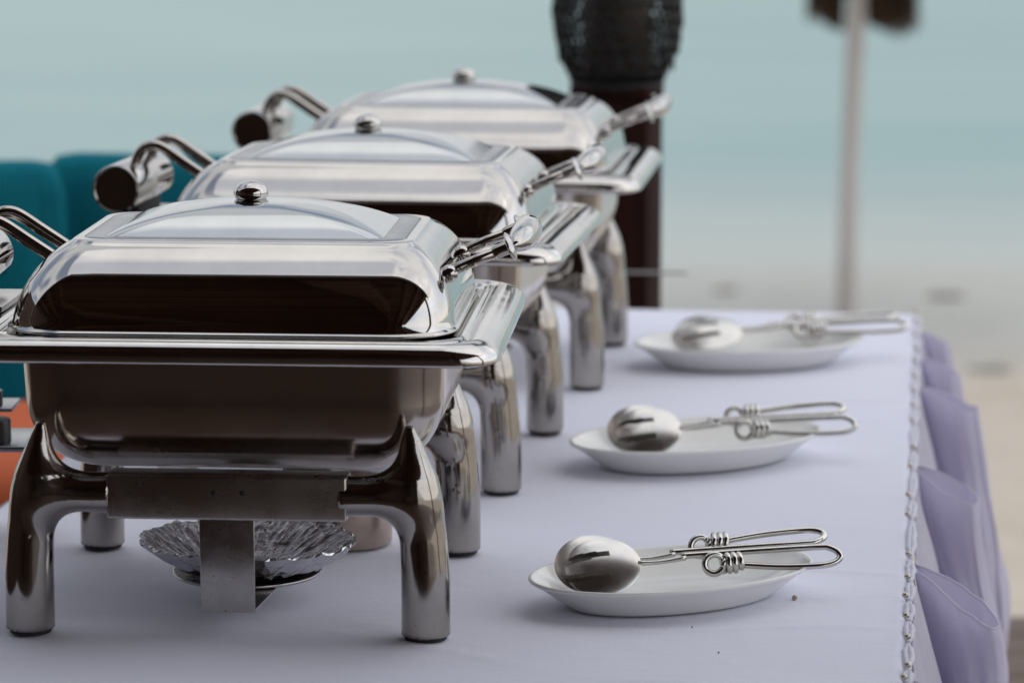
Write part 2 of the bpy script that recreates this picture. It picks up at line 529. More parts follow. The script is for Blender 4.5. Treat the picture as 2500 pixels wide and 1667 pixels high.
for k in range(26):  # unseen plank screen on the left, added to darken the cloth under the first dish
    o = bpy.data.objects.new('shade_plank', pme); COL.objects.link(o); o.parent = pav
    o.location = (-2.35 + random.uniform(-.006, .006), .6 + k * .24, 1.02); o.rotation_euler = (0, 0, R(90)); o.scale = (1, 1, .625)
bc = empty('reflection_counter', (-1.9, -.9, 0)); tag(bc, 'long wooden counter added unseen behind the photographer for brown reflections in the steel', 'bar counter')  # invented counter out of view, added for warm reflections in the steel
M['warmwood'] = mat('warm_wood', rough=.5, build=wood_build((.04, .018, .010), (.10, .05, .028), (1, 12, 12)))
MB().box((0, 0, .52), (3.4, .55, 1.0), bev=.01).obj('counter_body', M['warmwood'], bc, auto=40)
MB().box((0, .02, 1.045), (3.6, .68, .045), bev=.008).obj('counter_top', M['warmwood'], bc, auto=40)
# ================================================================== buffet table
TH = R(-7.2)
TU = Vector((math.cos(TH), math.sin(TH), 0)); TV = Vector((-math.sin(TH), math.cos(TH), 0))
TP = Vector((.418, 3.346, 0))              # a point of the right edge
def tw(u, v, z=0.0):                        # table coordinates: u right of the right edge, v along it (away)
    p = TP + TU * u + TV * v
    return Vector((p.x, p.y, z))
V0, V1, UW = -.705, 1.450, -.985

table = empty('buffet_table', tw(UW / 2, .3, 0))
table.rotation_euler = (0, 0, 0)
tag(table, 'long buffet table under a white cloth carrying the row of chafing dishes', 'table')
tl = table.location.copy()
def tloc(p): return Vector(p) - tl

def table_cloth():
    nu, nv = 150, 330
    v, f = [], []
    re = .006
    for j in range(nv + 1):
        vv = V0 + (V1 - V0) * j / nv
        for i in range(nu + 1):
            s = i / nu
            uu = UW + (0 - UW) * s
            p = tw(uu, vv)
            q = Vector((uu, vv, 0))
            z = .0016 * noise.noise(q * 5) + .0006 * noise.noise(Vector((uu * 3, vv * 22, 3)))
            # long shallow creases across the cloth towards the hemmed edge
            for (cv, cu, am, wd) in ((-.18, -.10, .0012, .006), (.62, -.08, .0016, .007), (.74, -.05, .0018, .006), (.42, -.2, .0009, .009), (-.42, -.15, .0011, .006), (-.60, -.12, .0011, .006)):
                d = vv - cv - .06 * (uu - cu) - .012 * math.sin(uu * 17 + cv * 9)
                z += 1.7 * am * math.exp(-(d / wd) ** 2) * math.exp(-((uu - cu) / .13) ** 2)
            # soft fold running under the first dish
            d = (uu + .42) * .5 + (vv + .53)
            z += .0012 * math.exp(-(d / .010) ** 2) * math.exp(-((uu + .43) / .1) ** 2)
            # round the border down
            e = min(uu - UW, -uu, vv - V0, V1 - vv)
            if e < re: z -= re - math.sqrt(max(re * re - (re - e) ** 2, 0))
            v.append(tloc((p.x, p.y, TT + z)))
    w = nu + 1
    for j in range(nv):
        for i in range(nu): f.append((j * w + i, j * w + i + 1, (j + 1) * w + i + 1, (j + 1) * w + i))
    o = mobj('tablecloth', v, f, M['cloth'], table)
table_cloth()
# body of the table under the cloth
tbm = MB()
tbm.rings([[tloc(tw(u, vv, z)) for u, vv in ((UW + .02, V0 + .02), (-.02, V0 + .02), (-.02, V1 - .02), (UW + .02, V1 - .02))] for z in (TT - .045, TT - .008)], cap0=True, cap1=True)
tbm.obj('table_board', M['hutwood'], table, smooth=False)
lg = MB()
for u in (UW + .08, -.08):
    for vv in (V0 + .12, V1 - .12):
        mb = MB(); c = tloc(tw(u, vv, (TT - .045) / 2)); mb.box(c, (.05, .05, TT - .047), TH); mb.obj('leg', M['hutwood'], table, smooth=False)

# plain hanging cloth on the front, far and left sides
def hang(name, a, b, out, n, amp, seedk):
    a, b = Vector(a), Vector(b); L = (b - a).length; d = (b - a) / L
    v, f = [], []; rows = 14
    for r_ in range(rows + 1):
        t = r_ / rows
        for i in range(n + 1):
            s = L * i / n
            off = .005 + (amp * (1 + math.sin(s * 46 + 3 * noise.noise(Vector((s * 4, seedk, 0)))))) * (.15 + t)
            p = a + d * s + out * off
            v.append(tloc((p.x, p.y, TT - .008 - t * (TT - .03))))
    w = n + 1
    for r_ in range(rows):
        for i in range(n): f.append((r_ * w + i, r_ * w + i + 1, (r_ + 1) * w + i + 1, (r_ + 1) * w + i))
    mobj(name, v, f, M['skirt'], table)
hang('cloth_drop', tw(UW, V0), tw(0, V0), -TV, 260, .012, 1)
hang('cloth_drop', tw(0, V1), tw(UW, V1), TV, 260, .012, 2)
hang('cloth_drop', tw(UW, V1), tw(UW, V0), -TU, 520, .012, 3)

# ------------------------------------------------------------------ pleated skirt on the right edge
def skirt():
    o_root = empty('table_skirt', tw(.01, .2, 0)); tag(o_root, 'lilac pleated skirt pinned along the right edge of the buffet table', 'table skirt')
    base = o_root.location.copy()
    # plan curve walked from far to near; (u, v, drop, weight) weight = how much it swings outward further down
    pl = []
    def pleat(v0, L, W, drop, ang, n=96):
        """a tube shaped pleat: root on the edge at v0, far lip out, tip, near lip back"""
        dx, dy = math.cos(ang), math.sin(ang)
        nx_, ny_ = -dy, dx
        pts = []
        for k in range(n + 1):
            t = k / n                          # 0 far root -> .5 tip -> 1 near root
            s = math.sin(PI * t) ** .8         # distance out
            side = math.cos(PI * t)            # +1 far lip, -1 near lip
            w_ = W * math.sin(PI * min(s, 1) * .5) * (1 - .0 * s)
            sd_ = side * W * (s ** .7) * 1.5
            pts.append((.004 + dx * L * s + nx_ * sd_, v0 + dy * L * s + ny_ * sd_ - .006 * (t - .5), drop * s ** 1.3, s, v0))
        return pts
    seq = [(1.34, .045, .010, .014, -.4), (1.12, .062, .013, .022, -.5), (.905, .094, .015, .026, -.58),
           (.386, .088, .024, .032, -.72), (-.108, .102, .020, .042, -.66), (-.55, .07, .014, .03, -.6)]
    for k, (v0, L, W, dr, an) in enumerate(seq):
        pts = pleat(v0, L, W, dr, an)
        if pl:
            a = pl[-1]; b = pts[0]
            for q in range(1, 40):
                t = q / 40; pl.append((a[0] + (b[0] - a[0]) * t, a[1] + (b[1] - a[1]) * t, 0.0, 0.0, a[1] + (b[1] - a[1]) * t))
        pl += pts
    rows = 60; v, f = [], []
    for r_ in range(rows + 1):
        t = (r_ / rows) ** 1.25
        for i, (u, vv, dr, s, v00) in enumerate(pl):
            lip = s * (.007 * noise.noise(Vector((vv * 26, u * 30, 4))) + .003 * noise.noise(Vector((vv * 60, u * 60, 8)))) * (1 - t)
            z = TT - .010 - dr + lip - t * (TT - .03 - dr)
            k1 = min(t * 5, 1)
            sway = .016 * noise.noise(Vector((vv * 7, t * 2.0, i * .0035))) + .009 * noise.noise(Vector((vv * 19, t * 6, 2)))
            fold = (.010 * math.sin(vv * 58 + 3.5 * noise.noise(Vector((vv * 9, t * 1.5, 6)))) * (1 - s) + .013 * noise.noise(Vector((vv * 38, u * 22, t * 6 + v00))) * s) * min(t * 3 + .10, 1)
            uu = u * (1 + .25 * t) + .066 * t ** .9 + sway * k1 + fold + .010 * (1 - s) * k1
            uu += s * (.016 * noise.noise(Vector((v00 * 3, t * 5, s * 1.2))) + .0045 * math.sin(t * 26 + s * 7 + v00 * 9) * noise.noise(Vector((v00, t * 4, 3 + s * 2)))) * (.2 + k1)
            v2 = v00 + (vv - v00) * (1 + 1.0 * t + .7 * noise.noise(Vector((v00 * 2, t * 4, s)))) + s * .04 * noise.noise(Vector((v00 * 5, t * 3, 1))) * k1 + (.02 * noise.noise(Vector((vv * 5, t * 2, 9)))) * t + s * .012 * noise.noise(Vector((vv * 12, t * 7, 11))) * (.25 + k1)
            ph = i * .27 + 2.6 * noise.noise(Vector((i * .021, t * 2.2, 5))) + 2.2 * t
            flute = (math.sin(ph) + .6 * math.sin(ph * 1.9 + 1.3)) * .0046 * (.25 + min(t * 3.2, 1) * (.7 + .6 * noise.noise(Vector((i * .03, t * 5, 2)))))
            dent = .007 * noise.noise(Vector((i * .045, t * 9, 8))) * min(t * 8, 1)
            v2 += flute + dent; uu += .55 * flute + .5 * dent
            # lip rolls outward a touch at the very top
            p = tw(uu, v2, z) - base
            v.append(p)
    w = len(pl)
    for r_ in range(rows):
        for i in range(w - 1): f.append((r_ * w + i, r_ * w + i + 1, (r_ + 1) * w + i + 1, (r_ + 1) * w + i))
    o = mobj('pleated_cloth', v, f, M['skirt'], o_root)
    so = o.modifiers.new('thickness', 'SOLIDIFY'); so.thickness = .0016; so.offset = 0
    # hem roll along the top lip
    mb = MB(); mb.tube([Vector(p) for p in v[:w]], .0012, 8); mb.obj('hem', M['skirt'], o_root)
    # shirred band between the pins
    pv = [-.585, -.545, -.447, -.369, -.291, -.215, -.118, .065, .165, .320, .430, .60, .70, .80, .905, 1.02, 1.12, 1.24, 1.36, 1.44]
    pv = [-.72, -.655] + pv
    for a, b in zip(pv[:-1], pv[1:]):
        for q in range(2):
            mb = MB(); pts = []; rad = []
            n = 14
            for k in range(n + 1):
                t = k / n
                s = math.sin(PI * t)
                off = (.0026 * s + .0008 * random.uniform(-1, 1)) * (1 if q else -1) - .001
                pts.append(tw(off + .001, a + (b - a) * t, TT - .0012 + .0006 * s) - base)
                rad.append(.0011 + random.uniform(.0016, .0024) * s ** .5)
            mb.tube(pts, rad, 10); mb.obj('gathered_puff', M['band'], o_root)
    for k, a in enumerate(pv[1:]):
        mb = MB(); pr = [(.0, -.0022), (.0019, -.0018), (.0030, 0), (.0019, .0018), (0, .0022)]
        ax = Matrix.Rotation(R(90), 4, 'Y') @ Matrix.Rotation(R(random.uniform(-30, 30)), 4, 'X')
        c = tw(-.002 + random.uniform(-.003, .002), a, TT + .005) - base
        mb.lathe([(r_ * random.uniform(.9, 1.15), z * 1.5) for r_, z in pr], c, 12, ax)
        mb.obj('pin', M['pin'], o_root)
skirt()

# ================================================================== chafing dish
_lz = np.linspace(0, .1985, 400)
def _smooth(zk, vk):
    v = np.interp(_lz, zk, vk); k = np.hanning(61); k /= k.sum()
    return np.convolve(np.pad(v, 30, mode='edge'), k, 'valid')
_lx = _smooth([0, .06, .10, .13, .155, .178, .2], [0, 0, .0022, .0055, .0090, .0120, .0145])
_lr = _smooth([0, .06, .10, .13, .155, .178, .192, .2], [.0225, .0224, .0214, .0200, .0172, .0118, .0062, .0020])
def LEGX(z): return np.interp(z, _lz, _lx)
def LEGR(z): return np.interp(z, _lz, _lr)
def leg_mesh():
    def sdf(x, y, z):
        y2 = y
        zc = np.clip(z, 0, .1985)
        xc = LEGX(zc); rad = LEGR(zc)
        d = (np.sqrt((x - xc) ** 2 + y ** 2) - rad) * np.where(zc > .15, .80, .97)
        d = np.maximum(d, np.maximum(.0042 - z, z - .1985))
        br = cone_seg(x, y2, z, (.018, 0, .133), (.10, 0, .132), .0170, .0198)
        br = np.maximum(br, x - .078)
        return smin(d, br, .030)
    return surface_nets(sdf, (-.032, -.032, -.004), (.088, .034, .205), .0027)
LEG = leg_mesh()
# close the branch end a little inside the bar, drop anything below the foot cut
def lid_profile(n=14):
    """(hx, hy, r, z) rings of the lid from the skirt lip to the shoulder"""
    out = []
    a0, a1 = R(14), R(70)
    s0, s1 = math.sin(a0), math.sin(a1); c0, c1 = math.cos(a0), math.cos(a1)
    for k in range(n + 1):
        a = a0 + (a1 - a0) * k / n
        fz = (math.sin(a) - s0) / (s1 - s0); fi = (c0 - math.cos(a)) / (c0 - c1)
        z = .2815 + .0715 * fz
        out.append((.2055 - .052 * fi, .170 - .064 * fi, .060 - .034 * (k / n) ** .9, z))
    return out

def chafing_dish():
    root = empty('chafing_dish')
    # --- legs
    me = bpy.data.meshes.new('leg'); me.from_pydata(LEG[0], [], LEG[1]); me.update()
    me.polygons.foreach_set('use_smooth', [True] * len(me.polygons)); me.materials.append(M['leg'])
    for sx in (-1, 1):
        for sy in (-1, 1):
            o = bpy.data.objects.new('leg', me); COL.objects.link(o); o.parent = root
            o.location = (sx * .183, sy * .171, 0)
            o.rotation_euler = (0, 0, 0 if sx < 0 else PI)
            mb = MB().lathe([(.016, 0), (.0188, .0006), (.0196, .002), (.0196, .006)], (0, 0, 0), 32)
            mb.obj('rubber_foot', M['rubber'], o, auto=50)
    # --- crossbars
    for sy in (-1, 1):
        b = MB().box((.003, sy * .171, .132), (.220, .034, .041), bev=.0022).obj('crossbar', M['bar'], root, auto=40)
        wl_ = MB()
        for x in (-.008, .018):
            wl_.lathe([(.0, .0006), (.0018, .0005), (.0026, 0)][::-1], (x, sy * .171 - .0172, .137), 12, Matrix.Rotation(R(90), 4, 'X'))
        if sy < 0: wl_.obj('spot_weld', M['rubber'], b)
    # --- tray support plate between the bars
    # --- water pan
    prof = [(.203, .166, .050, .266), (.1975, .160, .050, .262), (.1968, .1592, .050, .250), (.1960, .1580, .050, .232), (.1955, .1570, .050, .2185)]
    for k in range(1, 17):
        a = R(90 * k / 16)
        prof.append((.1955 - .058 * (1 - math.cos(a)), .157 - .028 * (1 - math.cos(a)), .05 - .02 * k / 16, .2185 - .0700 * math.sin(a)))
    prof.append((.06, .04, .02, .1483))
    MB().rings([rr(*p, nc=14) for p in prof][::-1], cap0=True).obj('water_pan', M['pan'], root)
    # --- rim with rolled lip and side wings
    rp = [(.199, .163, .05, .2655), (.226, .190, .045, .2655), (.2450, .2040, .042, .2585), (.2490, .2065, .042, .2575), (.2515, .2085, .042, .2590), (.2515, .2090, .042, .2625),
          (.2490, .2085, .042, .2680), (.2452, .2065, .041, .2716), (.2405, .2035, .040, .2744), (.2350, .2005, .039, .2764), (.2290, .1975, .038, .2775), (.2240, .1955, .037, .2768), (.2215, .1945, .036, .2756),
          (.2203, .1935, .036, .2754), (.2192, .1922, .036, .2764), (.2172, .1892, .036, .2778), (.2152, .1845, .036, .2782), (.2130, .1795, .036, .2775), (.2115, .1770, .036, .2750), (.2050, .1690, .036, .2745), (.195, .158, .036, .2745)]
    MB().rings([rr(*p, nc=14) for p in rp]).obj('rim', M['wing'], root, auto=50)
    # --- lid
    lid = MB()
    lp = lid_profile()
    body = [(.2035, .168, .060, .2765), (.2085, .173, .060, .2772), (.2095, .174, .060, .2785), (.2085, .173, .060, .2800), (.2062, .1707, .060, .2806)] + lp
    hx, hy, r, z = lp[-1]
    hx += .0065
    body = body[:-len(lp)] + [(a_ + .0065 * k_ / (len(lp) - 1), b_, c_, d_) for k_, (a_, b_, c_, d_) in enumerate(lp)]
    body += [(hx - .0006, hy - .0008, r, z + .0009), (hx - .0016, hy - .0018, r, z + .0016), (hx - .004, hy - .0042, r, z + .0022), (hx - .0075, hy - .0078, r, z + .0026), (hx - .0095, hy - .0098, r, z + .0018)]
    def lx(z_): return .0055 * min(max((z_ - .281) / .072, 0), 1)
    L = lid.rings([[q + Vector((lx(p[3]), 0, 0)) for q in rr(*p, nc=12, ne=14)] for p in body]).obj('lid', M['lid'], root)
    zx, hx2, hy2 = body[-1][3], body[-1][0], body[-1][1]
    # satin window frame
    wf = MB().rings([rr(hx2 - .0004, hy2 - .0004, .024, zx - .0006), rr(hx2 - .0012, hy2 - .0012, .024, zx + .0004), rr(hx2 - .020, hy2 - .014, .012, zx + .0012), rr(hx2 - .0212, hy2 - .0152, .012, zx + .0004)])
    wf.obj('window_border', M['satin'], L).location.x = .0055
    # dome
    ax_, ay_ = hx2 - .0208, hy2 - .0148
    dr = []
    for k in range(25):
        s = math.cos(R(90) * k / 24)
        zz = .0265 * (1 - s ** 2.7)
        dr.append(rr(ax_ * s + 1e-4, ay_ * s + 1e-4, min(.012 + .05 * (1 - s), ay_ * s * .98 + 1e-4) if s > .01 else 5e-5, zx + .0008 + zz, nc=10, ne=10))
    MB().rings(dr, cap1=True).obj('domed_panel', M['dome'], L).location.x = .0055
    # knob
    kz = zx + .0268
    kp = []
    for k in range(1, 17):
        a = PI * k / 17 - PI / 2
        kp.append((.0166 * math.cos(a), .0098 + .0112 * math.sin(a)))
    kp.append((0, .0210))
    MB().lathe(kp, (0, 0, kz - .0035), 40).obj('knob', M['lid'], L).location.x = .001
    # --- handle on the right
    hd = empty('handle'); hd.parent = root
    for sy in (-1, 1):
        y = sy * .066
        MB().tube([(.190, y, .3215), (.247, y, .3455)], .0052, 18).obj('rod', M['rod'], hd)
        sp = MB(); sp.lathe([(0, -.0085)] + [(.0085 * math.cos(a), .0085 * math.sin(a)) for a in [R(-75 + 15 * k) for k in range(11)]] + [(0, .0085)], (.1965, y - .0045, .3225), 24); sp.obj('boss', M['lid'], hd)
        sp = MB(); sp.lathe([(.0058, -.014), (.0064, -.012), (.0064, .002)], (.2505, y, .3470), 24, Matrix.Rotation(R(67), 4, 'Y')); sp.obj('ferrule', M['rod'], hd, auto=50)
        c = Vector((.2525, y, .3478)); axm = Matrix.Rotation(R(67), 4, 'Y')
        sp = MB(); ring_ = []
        for (ra, h_) in ((.008, -.002), (.0125, -.0012), (.0140, .0002), (.0125, .0018), (.006, .005)):
            ring_.append([c + axm @ Vector((ra * math.cos(2 * PI * k / 28), ra * 1.25 * math.sin(2 * PI * k / 28), h_)) for k in range(28)])
        sp.rings(ring_, cap0=True, cap1=True); sp.obj('collar', M['lid'], hd)
    gp, gr = [], []
    for k in range(25):
        t = k / 24 * 2 - 1
        gp.append((.2555 + .0085 * (1 - t * t), .074 * t, .3492 + .004 * (1 - t * t)))
        gr.append(max(.0140 * (1 - abs(t) ** 2.6) ** .6, .0012))
    MB().tube(gp, gr, 26).obj('grip', M['lid'], hd)
    # --- hinge on the left
    hg = empty('hinge'); hg.parent = root
    cx_, cz_ = -.270, .319
    rotc = Matrix.Rotation(R(90), 4, 'X')
    cyl = MB().lathe([(.0245, -.062), (.0270, -.0605), (.0272, -.058), (.0272, .094), (.0265, .0965), (.0252, .0968), (.0247, .0960), (.0240, .0930)], (cx_, 0, cz_), 48, rotc)
    cyl.obj('hinge_barrel', M['lid'], hg, auto=50)
    MB().box((cx_ + .004, -.0, .2885), (.020, .10, .060), bev=.002).obj('bracket', M['rubber'], hg, auto=40)
    MB().box((-.252, -.0, .2815), (.046, .11, .006), bev=.0015).obj('bracket_plate', M['bar'], hg, auto=40)
    for sy in (-1, 1):
        y = sy * .034 - .006
        pts = smoothpath([(-.262, y, .334), (-.259, y, .349), (-.251, y, .3600), (-.240, y, .3635), (-.228, y, .3600), (-.205, y, .3450), (-.165, y, .3190)], 7)
        MB().tube(pts, .0062, 18).obj('bent_rod', M['rod'], hg)
    # --- burner holder
    bh = empty('burner_holder'); bh.parent = root
    MB().box((-.0005, -.163, .0675), (.0505, .0022, .095), bev=.0006).obj('front_strap', M['strut'], bh, auto=40)
    MB().box((.030, .163, .0675), (.0505, .0022, .095), bev=.0006).obj('rear_strap', M['strut'], bh, auto=40)
    mb = MB(); q = [(-.0255, -.1615), (.0245, -.1615), (.054, .1615), (.006, .1615)]
    mb.rings([[Vector((x, y, z)) for x, y in q] for z in (.0205, .0225)], cap0=True, cap1=True); mb.obj('base_strip', M['strut'], bh, smooth=False)
    MB().lathe([(0, .0228), (.066, .0228), (.070, .0234), (.072, .0262), (.0705, .0266), (.0685, .0250), (0, .0248)], (-.004, -.022, 0), 56).obj('burner_plate', M['strut'], bh)
    return root

GD = 'chafing dishes in a row on the buffet table'
d1 = chafing_dish()
d1.location = (-.249, 3.093, TT + .001); d1.rotation_euler = (0, 0, R(-4.1))
tag(d1, 'nearest steel chafing dish, in sharp focus over a foil wrapped bowl', 'chafing dish', GD)
d2 = copy_tree(d1); d2.location = (-.167, 3.735, TT + .001); d2.rotation_euler = (0, 0, R(-8.7))
d2['label'] = 'middle steel chafing dish of the row, its lid rising behind the nearest lid'
d3 = copy_tree(d1); d3.location = (-.0635, 4.365, TT + .001); d3.rotation_euler = (0, 0, R(-7.1))
d3['label'] = 'farthest and most blurred steel chafing dish, in front of the wicker lantern'

for d_, dz_, dx_ in ((d2, .9, .0012), (d3, -.7, -.0015)):
    for c_ in kids(d_):
        if c_.name.split('.')[0] == 'lid': c_.rotation_euler = (0, 0, R(dz_)); c_.location.x += dx_
# ------------------------------------------------------------------ foil wrapped bowl and tin under the first dish
def foil_bowl():
    root = empty('foil_bowl', (0, 0, 0))
    seg = 150; rings = []
    prof = [(.0, .004), (.030, .004), (.045, .004), (.056, .008), (.068, .016), (.080, .025), (.090, .032), (.098, .0375), (.1015, .0388), (.1025, .0365), (.1005, .0325), (.094, .0262), (.082, .0165), (.068, .006), (.055, .0005), (.03, 0), (.0, 0)]
    for i, (r_, z) in enumerate(prof[::-1]):
        ring = []
        for k in range(seg):
            a = 2 * PI * k / seg
            c = Vector((math.cos(a), math.sin(a), 0))
            am = 1.0 if r_ > .06 else .35
            pl = .0016 * math.sin(a * 19 + 5 * noise.noise(c * 3)) * am
            nn = noise.noise(Vector((c.x * 9, c.y * 9, i * .9))) * .0026 * am
            n2_ = noise.noise(Vector((c.x * 17, c.y * 17, i * 1.6))) * .0026 * am
            edge = 1.0 if r_ > .095 else 0
            ring.append(Vector((c.x * (r_ + pl + nn + edge * n2_), c.y * (r_ + pl + nn + edge * n2_), z + 1.2 * nn + n2_ + edge * .002 * noise.noise(c * 14))))
        rings.append(ring)
    mb = MB().rings(rings)
    mb.obj('foil', M['foil'], root, smooth=False)
    return root
fb = foil_bowl()
fb.location = d1.matrix_basis @ Vector((0, 0, 0))
fb.location = (-.254, 3.070, TT + .0275); fb.scale = (1.01, 1.01, .80); fb.rotation_euler = (R(-1.5), R(1.2), 0)
tag(fb, 'shallow bowl wrapped in crumpled aluminium foil under the nearest chafing dish', 'foil bowl')

can = empty('fuel_tin', (-.168, 3.297, TT + .001))
tag(can, 'tarnished round tin standing behind the foil bowl under the nearest dish', 'tin')
MB().lathe([(.040, 0), (.0435, .0015), (.0445, .004), (.0448, .062), (.0438, .066), (.042, .067), (.041, .064), (.039, .058), (0, .058)], (0, 0, 0), 48).obj('tin_body', M['can'], can, auto=40)
MB().lathe([(.016, .0585), (.016, .0640), (.0145, .0648), (.0, .0648)], (0, 0, 0), 30).obj('wick_cap', M['rubber'], can, auto=40)

# ================================================================== plates and serving pieces
def plate():
    a, b = .1425, .0862
    prof = [(.64, .58, .0035), (.68, .625, .0005), (.71, .66, .0), (.73, .69, .0014), (.765, .73, .0050), (.84, .815, .0125), (.92, .91, .0205), (.97, .965, .0245), (.993, .99, .0262), (1.0, 1.0, .0275), (.998, .997, .0290), (.988, .985, .0298), (.972, .965, .0292), (.955, .945, .0272),
            (.90, .88, .0225), (.80, .76, .0160), (.70, .64, .0098), (.62, .56, .0065), (.45, .40, .0052), (.2, .18, .0050), (.0001, .0001, .0050)]
    seg = 96
    rings = [[Vector((a * s * math.cos(2 * PI * k / seg), b * t * math.sin(2 * PI * k / seg), z)) for k in range(seg)] for s, t, z in prof]
    return MB().rings(rings, cap0=True, cap1=True)

def bowl_part(mb, fork, M4):
    """oval shell, long axis x, convex side towards +z of its own frame; slots cut for the fork"""
    nu, nv = 64, 44
    a, b, dep = .040, .0340, .0070
    ids = {}
    def pt(i, j, lay):
        # square to disc mapping keeps rows parallel to x
        x = -1 + 2 * i / nu; y = -1 + 2 * j / nv
        X = x * math.sqrt(max(1 - y * y / 2, 0)); Y = y * math.sqrt(max(1 - x * x / 2, 0))
        r2 = min(X * X + Y * Y, 1)
        z = dep * (1 - r2) ** .9 - lay * .0011
        egg = 1 - .04 * X
        return M4 @ Vector((a * X, b * Y * egg, z))
    def cut(i, j):
        if not fork: return False
        x = -1 + 2 * (i + .5) / nu; y = -1 + 2 * (j + .5) / nv
        if x > .22: return False
        for yc in (-.30, .36):
            if abs(y - yc * (1 - .12 * x)) < .10 + .08 * max(-x, 0): return True
        return False
    v, f = [], []
    for lay in (0, 1):
        for j in range(nv + 1):
            for i in range(nu + 1): v.append(pt(i, j, lay))
    w = nu + 1; S = w * (nv + 1)
    keep = {(i, j) for i in range(nu) for j in range(nv) if not cut(i, j)}
    for (i, j) in keep:
        q = (j * w + i, j * w + i + 1, (j + 1) * w + i + 1, (j + 1) * w + i)
        f.append(q); f.append(tuple(S + k for k in q[::-1]))
        for (di, dj, e0, e1) in ((0, -1, 0, 1), (1, 0, 1, 2), (0, 1, 2, 3), (-1, 0, 3, 0)):
            if (i + di, j + dj) not in keep:
                f.append((q[e1], q[e0], S + q[e0], S + q[e1]))
    mb.add(v, f)

def server(name, fork, side):
    """serving fork or spoon, long axis +x from the bowl; grip wire returns on the given side"""
    root = empty(name)
    tilt = R(47)
    M4 = Matrix.Translation((-.078, 0, .0355)) @ Matrix.Rotation(R(-6), 4, 'Y') @ Matrix.Rotation(tilt, 4, 'X')
    mb = MB(); bowl_part(mb, fork, M4)
    mb.obj('fork_head' if fork else 'spoon_bowl', M['cutlery'], root, auto=50)
    # flat neck
    z0, z1 = .0385, .0430
    nk = MB(); rg = []
    for k in range(13):
        t = k / 12
        x = -.041 + .050 * t; z = z0 + (z1 - z0) * t - .0015 * math.sin(PI * t)
        w_ = .0046 - .0020 * t if t < .5 else .0036; h_ = .0016 + .0012 * t
        c = Vector((x, -.0005, z))
        rg.append([c + Vector((0, w_ * .55 * math.cos(q), max(h_, w_ * .62) * math.sin(q))) for q in [2 * PI * i / 12 for i in range(12)]])
    nk.rings(rg, cap0=True, cap1=True); nk.obj('neck', M['cutlery'], root)
    # wire handle: out, round the end, back, coil, eye
    s = side
    pts = [(.004, 0, .0430), (.05, 0, .0462), (.10, 0, .0492), (.150, .0, .0515), (.160, s * .0015, .0518), (.1685, s * .007, .0512), (.170, s * .0135, .0500), (.163, s * .019, .0485), (.148, s * .021, .0470), (.11, s * .0195, .0448), (.078, s * .0155, .0432), (.066, s * .0135, .0425)]
    path = smoothpath(pts, 6)
    nt_ = 2.9; cx0, cx1 = .066, .048
    yc, zc = s * .0105, .0425
    for k in range(1, 66):
        t = k / 65; a = t * nt_ * 2 * PI
        path.append(Vector((cx0 + (cx1 - cx0) * t, yc + s * (.0084 + .0009 * math.sin(k * .31)) * math.cos(a), zc + (.0082 + .0008 * math.sin(k * .23 + 1)) * math.sin(a))))
    cr_, sr_ = math.cos(R(38)), math.sin(R(38))
    path = [Vector((p.x, p.y * cr_ - (p.z - .048) * sr_, .048 + p.y * sr_ + (p.z - .048) * cr_)) for p in path]
    last = path[-1]
    ec = Vector((.0375, s * .0105 * cr_ + .0034, .048 + s * .0105 * sr_ - .0055 - s * .001))
    eye = []
    for k in range(0, 15):
        a = R(20 + 24 * k)
        eye.append(ec + Vector((.0096 * math.cos(a) - .0012 * math.sin(a), .0020 * math.sin(a) - .0004 * k, .0092 * math.sin(a) + .0018 * math.cos(a))))
    eye.append(ec + Vector((.013, -.003, .004)))
    path += smoothpath([last] + eye, 4)[1:]
    MB().tube(path, .0035, 12).obj('wire_handle', M['wire'], root)
    return root

PM = None
plates = [((.1535, 3.058), 25.0, 'nearest white oval plate, sharp, holding a slotted fork and spoon'), ((.213, 3.706), 25.0, 'middle white oval plate, between the nearest and the farthest'), ((.320, 4.356), 14.0, 'farthest white oval plate, beside the farthest chafing dish')]
f0 = server('serving_fork', True, -1); s0 = server('serving_spoon', False, 1)
for k, ((x, y), a, lab) in enumerate(plates):
    if PM is None:
        o = plate().obj('oval_plate', M['porcelain']); PM = o.data
    else:
        o = bpy.data.objects.new('oval_plate', PM); COL.objects.link(o)
    o.location = (x, y, TT + .0015); o.rotation_euler = (0, 0, R(a))
    o.scale = ((1.03,) * 3, (1.10,) * 3, (1.12,) * 3)[k]
    tag(o, lab, 'plate', 'oval plates beside the chafing dishes')
    fo = f0 if k == 0 else copy_tree(f0); so = s0 if k == 0 else copy_tree(s0)
    x, y, a, sc_ = ((.158, 3.063, 7, .92), (.232, 3.718, 3, .96), (.355, 4.385, 1, 1.06))[k]
    ca, sa = math.cos(R(a)), math.sin(R(a))
    def put(q, du, dw, dz, da, roll=0.0):
        q.location = (x + du * ca - dw * sa, y + du * sa + dw * ca, TT + dz)
        q.rotation_euler = (roll, 0, R(a + da)); q.scale = (sc_, sc_, sc_)
    which = ('nearest', 'middle', 'farthest')[k]
    put(fo, .0, -.003, .0015, 0, R((0, 0, -20)[k])); put(so, -.0085, .0095, .0022, .8, R((0, 0, -20)[k]))
    tag(fo, 'slotted steel serving fork lying front most on the %s oval plate' % which, 'serving fork', 'serving forks on the oval plates')
    tag(so, 'steel serving spoon lying behind the slotted fork on the %s oval plate' % which, 'serving spoon', 'serving spoons on the oval plates')

